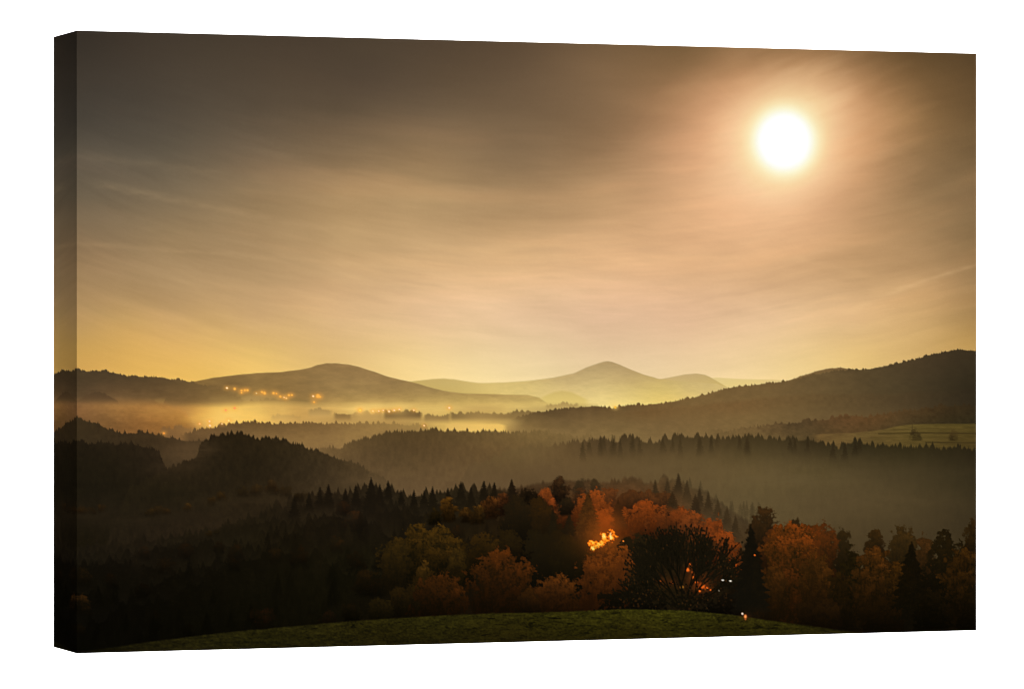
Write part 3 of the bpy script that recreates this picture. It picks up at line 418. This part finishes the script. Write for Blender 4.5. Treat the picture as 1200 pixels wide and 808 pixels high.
    T('poplar', 997, 641, 746, 15, (40, 30, 9), (20, 15, 5)); T('round', 1023, 639, 748, 26, (88, 50, 15), (30, 20, 6)); T('round', 985, 668, 746, 18, (46, 30, 9), (22, 15, 5)); T('round', 1054, 658, 748, 24, (68, 41, 11), (24, 16, 5))
    T('fir', 1068, 637, 748, 32, (24, 18, 6), (13, 10, 4), op=.85, label='black fir among the right-hand trees')
    T('round', 1128, 640, 748, 26, (72, 44, 13), (24, 16, 5)); T('round', 1092, 690, 748, 22, (26, 18, 6), (12, 9, 3)); T('round', 1030, 700, 748, 26, (34, 21, 6), (18, 12, 4)); T('round', 1140, 690, 748, 20, (30, 20, 6), (13, 9, 3)); T('round', 960, 700, 745, 26, (42, 26, 8), (22, 14, 5))
    # orange glow behind the bare tree
    s.spot(857, 664, 6, (238, 98, 20), (255, 150, 45), name='printed_light', label='orange light beside the dark fir', glow=.45, gr=14, gc=(190, 80, 22)); s.spot(861, 668, 3, (226, 92, 20)); s.spot(853, 659, 2.4, (200, 78, 20))
    def embers():
        s.spot(820, 682, .01, (200, 80, 20), glow=.42, gr=15, gc=(150, 60, 16)); s.spot(780, 682, .01, (200, 80, 20), glow=.2, gr=10, gc=(110, 50, 16))
        for x, y, r in ((806, 668, 2.6), (808, 662, 1.6), (812, 671, 1.6), (816, 682, 2.2), (823, 687, 3.4), (818, 690, 2.6), (828, 690, 2.2), (812, 677, 1.7), (833, 692, 1.4), (814, 664, 1.2), (774, 681, 1.3), (788, 683, 1.6), (820, 693, 1.5)):
            s.spot(x, y, r, (204, 82, 20), (238, 116, 32), glow=.16, gr=5, gc=(160, 70, 20))
        s.spot(799, 688.3, 2.2, (250, 150, 40), (255, 190, 80), name='printed_light', label='orange lamp seen through the bare tree')
    # bare tree: trunk, limbs, twigs and the last dark leaves
    bid = s.part('printed_tree', 'black bare tree with sparse leaves in front of orange glow')
    br = np.random.RandomState(5)
    T('round', 790, 684, 724, 88, (28, 19, 8), (16, 13, 6), name='printed_bush', label='dark bushes under the bare tree', lobe=.5, op=.9)
    sl = s.box(720, 870, 605, 722)
    if sl is not None:
        x = PX[sl]; y = PY[sl]
        e = 1 - ((x - 798) / 66) ** 2 - ((y - 668) / 54) ** 2
        n = fbm(x / 4., y / 4., 71, 3, .7) + .5 * fbm(x / 13., y / 13., 73, 2)
        s.blend(sl, np.clip((e * .40 + n * 1.9 - .05) * 1.7, 0, .58) * smooth(-.05, .25, e), np.array((36, 27, 12.)), bid)
    embers()
    tips = []
    def limb(x, y, ang, L, w, depth):
        x1 = x + math.cos(ang) * L; y1 = y - math.sin(ang) * L
        s.seg(x, y, x1, y1, w, (15, 12, 5), .9, bid)
        if depth == 0 or y1 < 618: tips.append((x1, y1)); return
        for k in range(3 if depth > 2 else 2):
            limb(x1 if k else x + (x1 - x) * .7, y1 if k else y + (y1 - y) * .7, ang + br.uniform(-.45, .45) + .12 * (1.57 - ang), L * br.uniform(.6, .86), max(.7, w * .66), depth - 1)
    for a in (2.75, 2.4, 2.1, 1.85, 1.6, 1.3, .95, .5):
        limb(800 + 6 * math.cos(a), 712, a, br.uniform(22, 30), 2.2, 5)
    for k in range(300):
        aa = br.uniform(.1, 3.04); q = br.uniform(.35, .97); x = 797 + 62 * q * math.cos(aa); y = 690 - 72 * q * math.sin(aa) ** .8 + br.uniform(-3, 3)
        d_ = math.atan2(712 - y, x - 800) + br.uniform(-.45, .45); L = br.uniform(5, 11)
        s.seg(x, y, x + L * math.cos(d_), y - L * math.sin(d_), br.uniform(.6, 1.2), (20, 16, 8), .8, bid)
        if k % 2: s.spot(x + L * math.cos(d_), y - L * math.sin(d_), br.uniform(.8, 1.3), (21, 17, 8), ry=br.uniform(1, 2))
    for (x, y) in tips:
        for k in range(1):
            xx = x + br.normal(0, 2.2); yy = y + br.normal(0, 2.6)
            s.spot(xx, yy, br.uniform(.7, 1.3), (21, 17, 8), ry=br.uniform(.8, 1.8))
    for k in range(420):
        aa = br.uniform(0, 6.283); q = br.uniform(.25, 1) ** .5
        x = 797 + 66 * q * math.cos(aa); y = 668 - 53 * q * math.sin(aa)
        s.spot(x, y, br.uniform(.6, 1.1), (24, 19, 9) if br.rand() < .85 else (48, 31, 13), ry=br.uniform(.9, 2.))
    for k in range(330):
        x = br.uniform(718, 866); y = 716 - br.rand() ** .8 * (34 - 16 * abs(x - 790) / 75)
        s.spot(x, y, br.uniform(.6, 1.5), (16, 12, 6) if br.rand() < .8 else (40, 25, 10))
    m = np.hypot((PX - 798) / 60, (PY - 664) / 50) < .93
    s.ids[m & (PY < 690)] = bid
    T('fir', 880, 617, 724, 25, (30, 23, 11), (18, 15, 8), label='black fir right of the bare tree', lobe=1); s.spot(884.5, 651, 1.2, (200, 90, 25))
    for x, y in ((847, 680.2), (856, 681.2)): s.spot(x, y, 1.9, (190, 178, 160), (245, 240, 228), ry=1.0, name='printed_light', label='small white light beside the fir')
    s.spot(842.5, 692.5, .9, (120, 110, 92)); s.spot(730.5, 634.5, 1.1, (220, 120, 40))
    # ------------------------------------------------------------ meadow
    mead = [(40, 775), (92, 765), (112, 762), (144, 757), (222, 746.5), (274, 740.6), (300, 738.2), (350, 734), (387, 730.2), (425, 727), (475, 724), (525, 721.2), (575, 719.2), (610, 718.6), (650, 717.6), (690, 716), (715, 715), (740, 714.2), (775, 715), (800, 715.8), (837, 718.8), (862, 721.4), (885, 725), (922, 730.2), (960, 735.4), (1000, 741), (1040, 747), (1170, 770)]
    mid = s.part('printed_meadow', 'dark green grassy meadow along the bottom edge')
    top = s.ridge(mead, None, 3, .5) + .9 * fbm(PX / 1.7, PX * 0 + 3, 80, 2)
    g = s.field([(100, 765, (16, 14, 5)), (160, 760, (30, 26, 9)), (230, 752, (36, 32, 11)), (300, 743, (38, 34, 11)), (400, 734, (42, 37, 12)), (500, 727, (42, 38, 12)), (600, 723, (44, 39, 11)), (700, 721, (50, 46, 12)), (760, 720, (54, 50, 13)), (820, 722, (52, 48, 13)), (880, 729, (48, 43, 12)), (950, 737, (42, 37, 10)), (300, 755, (30, 27, 9)), (450, 745, (34, 29, 9)), (600, 742, (38, 32, 9)), (740, 738, (44, 38, 10)), (860, 738, (40, 35, 9)), (1000, 743, (34, 29, 9)), (740, 747, (36, 31, 8))])
    gn = fbm(PX / 9., PY / 2.6, 81, 4, .65); gf = fbm(PX / 2.2, PY / 1.5, 83, 2, .7)
    g = g * np.array([1.02, 1.03, .95]) * (.86 + .75 * gn + .55 * gf)[..., None]
    dk = smooth(.17, .30, fbm(PX / 11., PY / 3., 85, 3)) * smooth(0, 5, PY - top)
    g = g * (1 - .45 * dk)[..., None]
    s.lay(np.clip((PY - top) / 2. + .5, 0, 1), g, mid)
    s.spot(870, 719.6, 1.3, (255, 225, 205), name='printed_light', label='tiny pale light at the edge of the meadow'); s.spot(873.5, 722.8, 1.9, (214, 110, 50), (245, 160, 90), ry=2.6, glow=.3, gr=5, gc=(140, 70, 25)); s.spot(873.5, 726, 1.0, (170, 80, 35))
    # ------------------------------------------------------------ village lamps
    W = (255, 240, 205); O = (255, 190, 90)
    lamps = [(266, 455, 1.5, W), (275, 456, 1.7, O), (283, 458, 1.4, O), (283, 460.5, 1., O), (287, 457.6, 1.4, O), (290, 457.6, 1.5, O), (300.5, 461, 1., (210, 215, 170)), (307, 459.8, 1.4, O), (310, 461, 1.9, O), (320.5, 461, 1.6, O), (324, 461.5, 1., O), (328.5, 465, 1.5, O), (335.5, 467, 1.2, (235, 225, 170)), (338.5, 463.4, 1.4, O), (342, 463.2, 1.3, O), (333, 466, .9, W), (372.5, 464.4, 2.6, O), (367, 464.6, 1.4, W), (368, 471.5, 1.2, O), (375, 465.4, 1.3, O),
             (264.5, 481, 1.3, (255, 160, 125)), (275, 478.5, 1.5, (255, 150, 115)), (234, 497, 1.3, (255, 205, 140)), (245.5, 494, 1.4, W), (246, 499, 1.6, W), (268, 493, 1.8, (255, 240, 150)), (192, 508, 1.3, (250, 150, 70)), (260, 497, 1., W),
             (422, 481, 2.3, (255, 225, 110)), (437, 482, 1.6, (255, 235, 160)), (456, 482.4, 1.6, W), (462, 481, 1.4, W), (468, 480, 1.2, W), (485, 481, 1.1, W), (526.5, 478.2, 1.6, W), (497, 499, 1.1, W), (444, 482, 1.1, W), (449, 481, 1., W)]
    for x, y, r, c in lamps:
        s.spot(x, y, r * 1.0, np.array(c) * .4 + np.array((255, 158, 50)) * .6, c, name='printed_light', glow=.42, gr=2.6 + r, gc=(252, 172, 72))
    # printed softness and a little grain
    keep = s.img.copy()
    s.img = s.blur(s.img, .40 / cell); s.img = s.img + .55 * (s.img - s.blur(s.img, 1.1 / cell))
    rsn = np.random.RandomState(12)
    s.img += s.blur(rsn.normal(0, 1, s.img.shape[:2]), .6)[..., None] * .9 * (.25 + .75 * np.clip(s.img.mean(-1) / 120., 0, 1))[..., None]
    s.img = np.clip(s.img, 0, 255); s.img += (11 * (1 - smooth(24, 33, rad)))[..., None]
    return s

# ================================================================ the scene
import bpy
from mathutils import Vector, Matrix
scene = bpy.context.scene
col = scene.collection
EXPO = 1.25                                            # light that falls on the print: inks are display colour / EXPO
BASE = 1.5                                             # height of the lens above the studio floor

def link(name, verts, faces, mat, parent=None, ink=None, smooth_shade=False):
    me = bpy.data.meshes.new(name)
    verts = np.asarray(verts, np.float32); faces = np.asarray(faces, np.int32)
    nf = len(faces); k = faces.shape[1]
    me.vertices.add(len(verts)); me.vertices.foreach_set('co', verts.ravel())
    me.loops.add(nf * k); me.loops.foreach_set('vertex_index', faces.ravel())
    me.polygons.add(nf); me.polygons.foreach_set('loop_start', np.arange(0, nf * k, k, dtype=np.int32)); 
    if ink is not None:
        at = me.color_attributes.new('ink', 'FLOAT_COLOR', 'POINT')
        c = np.ones((len(verts), 4), np.float32); c[:, :3] = ink
        at.data.foreach_set('color', c.ravel())
    me.update(calc_edges=True); me.validate()
    me.materials.append(mat)
    o = bpy.data.objects.new(name, me); col.objects.link(o)
    if parent is not None: o.parent = parent
    return o

def lin(c):
    c = np.asarray(c, float) / 255.
    return np.where(c <= .04045, c / 12.92, ((c + .055) / 1.055) ** 2.4)
def inks(c): return np.clip(lin(c) / EXPO, 0, .9)

def node_mat(name, rough=.9, spec=0.):
    m = bpy.data.materials.new(name); m.use_nodes = True
    nt = m.node_tree; b = nt.nodes['Principled BSDF']
    b.inputs['Roughness'].default_value = rough; b.inputs['Specular IOR Level'].default_value = spec
    return m, nt, b
def canvas_mat(name):
    """printed cotton canvas: ink colour, a faint unevenness of the ink and the relief of the weave"""
    m, nt, b = node_mat(name); N = nt.nodes; L = nt.links
    at = N.new('ShaderNodeAttribute'); at.attribute_name = 'ink'
    tc = N.new('ShaderNodeTexCoord')
    nz = N.new('ShaderNodeTexNoise'); nz.inputs['Scale'].default_value = 900; nz.inputs['Detail'].default_value = 2
    L.new(tc.outputs['Object'], nz.inputs['Vector'])
    mr = N.new('ShaderNodeMapRange'); mr.inputs['From Min'].default_value = .25; mr.inputs['From Max'].default_value = .75
    mr.inputs['To Min'].default_value = .975; mr.inputs['To Max'].default_value = 1.025
    L.new(nz.outputs['Fac'], mr.inputs['Value'])
    mx = N.new('ShaderNodeVectorMath'); mx.operation = 'SCALE'
    L.new(at.outputs['Color'], mx.inputs[0]); L.new(mr.outputs['Result'], mx.inputs['Scale']); L.new(mx.outputs['Vector'], b.inputs['Base Color'])
    waves = []
    for d in ('X', 'Z'):
        w = N.new('ShaderNodeTexWave'); w.bands_direction = d; w.inputs['Scale'].default_value = 260; w.inputs['Distortion'].default_value = .6
        L.new(tc.outputs['Object'], w.inputs['Vector']); waves.append(w)
    ad = N.new('ShaderNodeMath'); ad.operation = 'ADD'; L.new(waves[0].outputs['Fac'], ad.inputs[0]); L.new(waves[1].outputs['Fac'], ad.inputs[1])
    bp = N.new('ShaderNodeBump'); bp.inputs['Strength'].default_value = .12; bp.inputs['Distance'].default_value = .0003
    L.new(ad.outputs['Value'], bp.inputs['Height']); L.new(bp.outputs['Normal'], b.inputs['Normal'])
    return m
CANVAS = canvas_mat('printed_canvas')

# ---------------------------------------------------------------- the print: a fine grid over the front of the canvas
NX, NY = 1190, 760
us = np.linspace(0, WID, NX); hs = np.linspace(0, HEI, NY)
U, H = np.meshgrid(us, hs)
PX, PY = px_of(U, H)
pic = paint(PX, PY, (XR - XL) / NX)
ids = pic.ids[:-1, :-1].copy()
counts = np.bincount(ids.ravel(), minlength=len(pic.parts))
bad = counts < np.array([6 if n == 'printed_light' else 45 for n, _ in pic.parts])
for _ in range(400):                                   # scraps too small to be a part go to the neighbour
    b = bad[ids]
    if not b.any(): break
    ids[b] = np.roll(ids, 1, 1)[b]
root = bpy.data.objects.new('canvas_print', None); col.objects.link(root)
root['label'] = 'wide canvas print of a misty autumn valley under a glowing sun, thick wrapped left edge'
root['category'] = 'canvas print'
root.location = (0, 0, BASE)
ZT = HTOP                                              # canvas top in the print's own coordinates
front_ink = inks(pic.img).reshape(-1, 3)
V = np.stack([U, np.zeros_like(U), ZT - H], -1).reshape(-1, 3); V[:, 0] -= WID / 2
gi = np.arange(NX * NY).reshape(NY, NX)
quads = np.stack([gi[:-1, :-1], gi[1:, :-1], gi[1:, 1:], gi[:-1, 1:]], -1)
for k, (name, label) in enumerate(pic.parts):
    q = quads[ids == k]
    if not len(q): continue
    used, inv = np.unique(q, return_inverse=True)
    o = link(name, V[used], inv.reshape(-1, 4), CANVAS, root, front_ink[used])
    if label: o['label'] = label
# wrapped edges: the picture runs on round the corners, mirrored
def edge_strip(n, side):
    t = np.linspace(0, 1, n); mir = 50 / 1054. * WID
    if side in ('left', 'right'):
        j = np.clip((t * mir / WID * (NX - 1)).astype(int), 0, NX - 1); j = j if side == 'left' else NX - 1 - j
        c = pic.img[:, j]; x = np.full((NY, n), -WID / 2 if side == 'left' else WID / 2)
        y = np.broadcast_to(t * DEP, (NY, n)); z = np.broadcast_to((ZT - hs)[:, None], (NY, n)); sh = (NY, n)
    else:
        i = np.clip((t * mir / HEI * (NY - 1)).astype(int), 0, NY - 1); i = i if side == 'top' else NY - 1 - i
        c = pic.img[i]; x = np.broadcast_to(us - WID / 2, (n, NX)); y = np.broadcast_to((t * DEP)[:, None], (n, NX)); z = np.full((n, NX), ZT if side == 'top' else ZT - HEI); sh = (n, NX)
    v = np.stack([x, y, z], -1).reshape(-1, 3); g = np.arange(sh[0] * sh[1]).reshape(sh)
    return v, np.stack([g[:-1, :-1], g[1:, :-1], g[1:, 1:], g[:-1, 1:]], -1).reshape(-1, 4), inks(c).reshape(-1, 3)
for side, n in (('left', 48), ('right', 10), ('top', 10), ('bottom', 10)):
    v, f, c = edge_strip(n, side)
    if side in ('left', 'bottom'): f = f[:, ::-1]
    o = link('wrapped_edge', v, f, CANVAS, root, c)
    o['label'] = {'left': 'shaded left edge where the picture wraps round the frame', 'right': 'hidden right edge of the canvas', 'top': 'top edge of the canvas', 'bottom': 'bottom edge of the canvas'}[side]
# stretcher bars behind the canvas
wood, nt, b = node_mat('pine_wood', .6, .3)
wn = nt.nodes.new('ShaderNodeTexNoise'); wn.inputs['Scale'].default_value = 14; wc = nt.nodes.new('ShaderNodeValToRGB')
wc.color_ramp.elements[0].color = (.42, .27, .13, 1); wc.color_ramp.elements[1].color = (.62, .45, .26, 1)
nt.links.new(wn.outputs['Fac'], wc.inputs['Fac']); nt.links.new(wc.outputs['Color'], b.inputs['Base Color'])
def bar(x0, x1, z0, z1):
    y0, y1 = .004, DEP - .003
    v = [(x, y, z) for x in (x0, x1) for y in (y0, y1) for z in (z0, z1)]
    f = [(0, 1, 3, 2), (4, 6, 7, 5), (0, 4, 5, 1), (2, 3, 7, 6), (0, 2, 6, 4), (1, 5, 7, 3)]
    link('stretcher_bar', v, f, wood, root)
e = .004; bw = .045
bar(-WID / 2 + e, -WID / 2 + e + bw, ZT - HEI + e, ZT - e); bar(WID / 2 - e - bw, WID / 2 - e, ZT - HEI + e, ZT - e)
bar(-WID / 2 + e + bw + .001, WID / 2 - e - bw - .001, ZT - e - bw, ZT - e); bar(-WID / 2 + e + bw + .001, WID / 2 - e - bw - .001, ZT - HEI + e, ZT - HEI + e + bw)

# ---------------------------------------------------------------- white studio backdrop
white, nt, b = node_mat('white_paper', .95, 0.)
pn = nt.nodes.new('ShaderNodeTexNoise'); pn.inputs['Scale'].default_value = 3; pr = nt.nodes.new('ShaderNodeValToRGB')
pr.color_ramp.elements[0].color = (.86, .86, .86, 1); pr.color_ramp.elements[1].color = (.9, .9, .9, 1)
nt.links.new(pn.outputs['Fac'], pr.inputs['Fac']); nt.links.new(pr.outputs['Color'], b.inputs['Base Color'])
prof = [(2.0, 3.3)] + [(2.0 - .8 * (1 - math.cos(t)), .8 * (1 - math.sin(t))) for t in np.linspace(0, math.pi / 2, 14)] + [(-1.2, 0)]
v = []; f = []
for i, (y, z) in enumerate(prof): v += [(-2.1, y, z), (5.5, y, z)]
for i in range(len(prof) - 1): f.append((2 * i, 2 * i + 2, 2 * i + 3, 2 * i + 1))
bd = link('backdrop', v, f, white)
bd['kind'] = 'structure'; bd['label'] = 'plain pure white studio backdrop behind the canvas'; bd['category'] = 'backdrop'
for p in bd.data.polygons: p.use_smooth = True

# ---------------------------------------------------------------- lamps
def area(name, loc, target, sx, sy, power):
    d = bpy.data.lights.new(name, 'AREA'); d.shape = 'RECTANGLE'; d.size = sx; d.size_y = sy; d.energy = power; d.color = (1, 1, 1)
    o = bpy.data.objects.new(name, d); col.objects.link(o); o.location = loc
    o.rotation_euler = (Vector(target) - Vector(loc)).to_track_quat('-Z', 'Y').to_euler(); return o
area('key_softbox', (.9, -11, BASE + .5), (0, 0, BASE), 2.4, 2.4, 1350)
area('backdrop_lamp', (1.25, .35, BASE + 2.6), (1.25, 2.0, BASE + .6), 5.5, .5, 240)
area('backdrop_lamp', (1.25, .35, BASE - 1.4), (1.25, 2.0, BASE - .3), 5.5, .3, 185)
w = bpy.data.worlds.new('World'); scene.world = w; w.use_nodes = True
w.node_tree.nodes['Background'].inputs['Color'].default_value = (1, 1, 1, 1); w.node_tree.nodes['Background'].inputs['Strength'].default_value = .05

# ---------------------------------------------------------------- camera
cd = bpy.data.cameras.new('camera'); cam = bpy.data.objects.new('camera', cd); col.objects.link(cam)
cd.sensor_fit = 'HORIZONTAL'; cd.sensor_width = 36; cd.lens = 36 * F / 1200; cd.clip_end = 100; cd.clip_start = .05
cd.shift_y = -(404 - CY) / 1200.
ca, sa = math.cos(ANG), math.sin(ANG)
cam.location = (-(X0 * ca + Z0 * sa) - WID / 2, -(-X0 * sa + Z0 * ca), BASE)
look = Vector((sa, ca, 0))
cam.rotation_euler = look.to_track_quat('-Z', 'Y').to_euler()
scene.camera = cam
vs = scene.view_settings; vs.view_transform = 'Standard'; vs.look = 'None'; vs.exposure = 0; vs.gamma = 1
scene.render.resolution_x = 1024; scene.render.resolution_y = 689
scene.cycles.filter_width = 1.1; scene.cycles.max_bounces = 6; scene.cycles.diffuse_bounces = 3
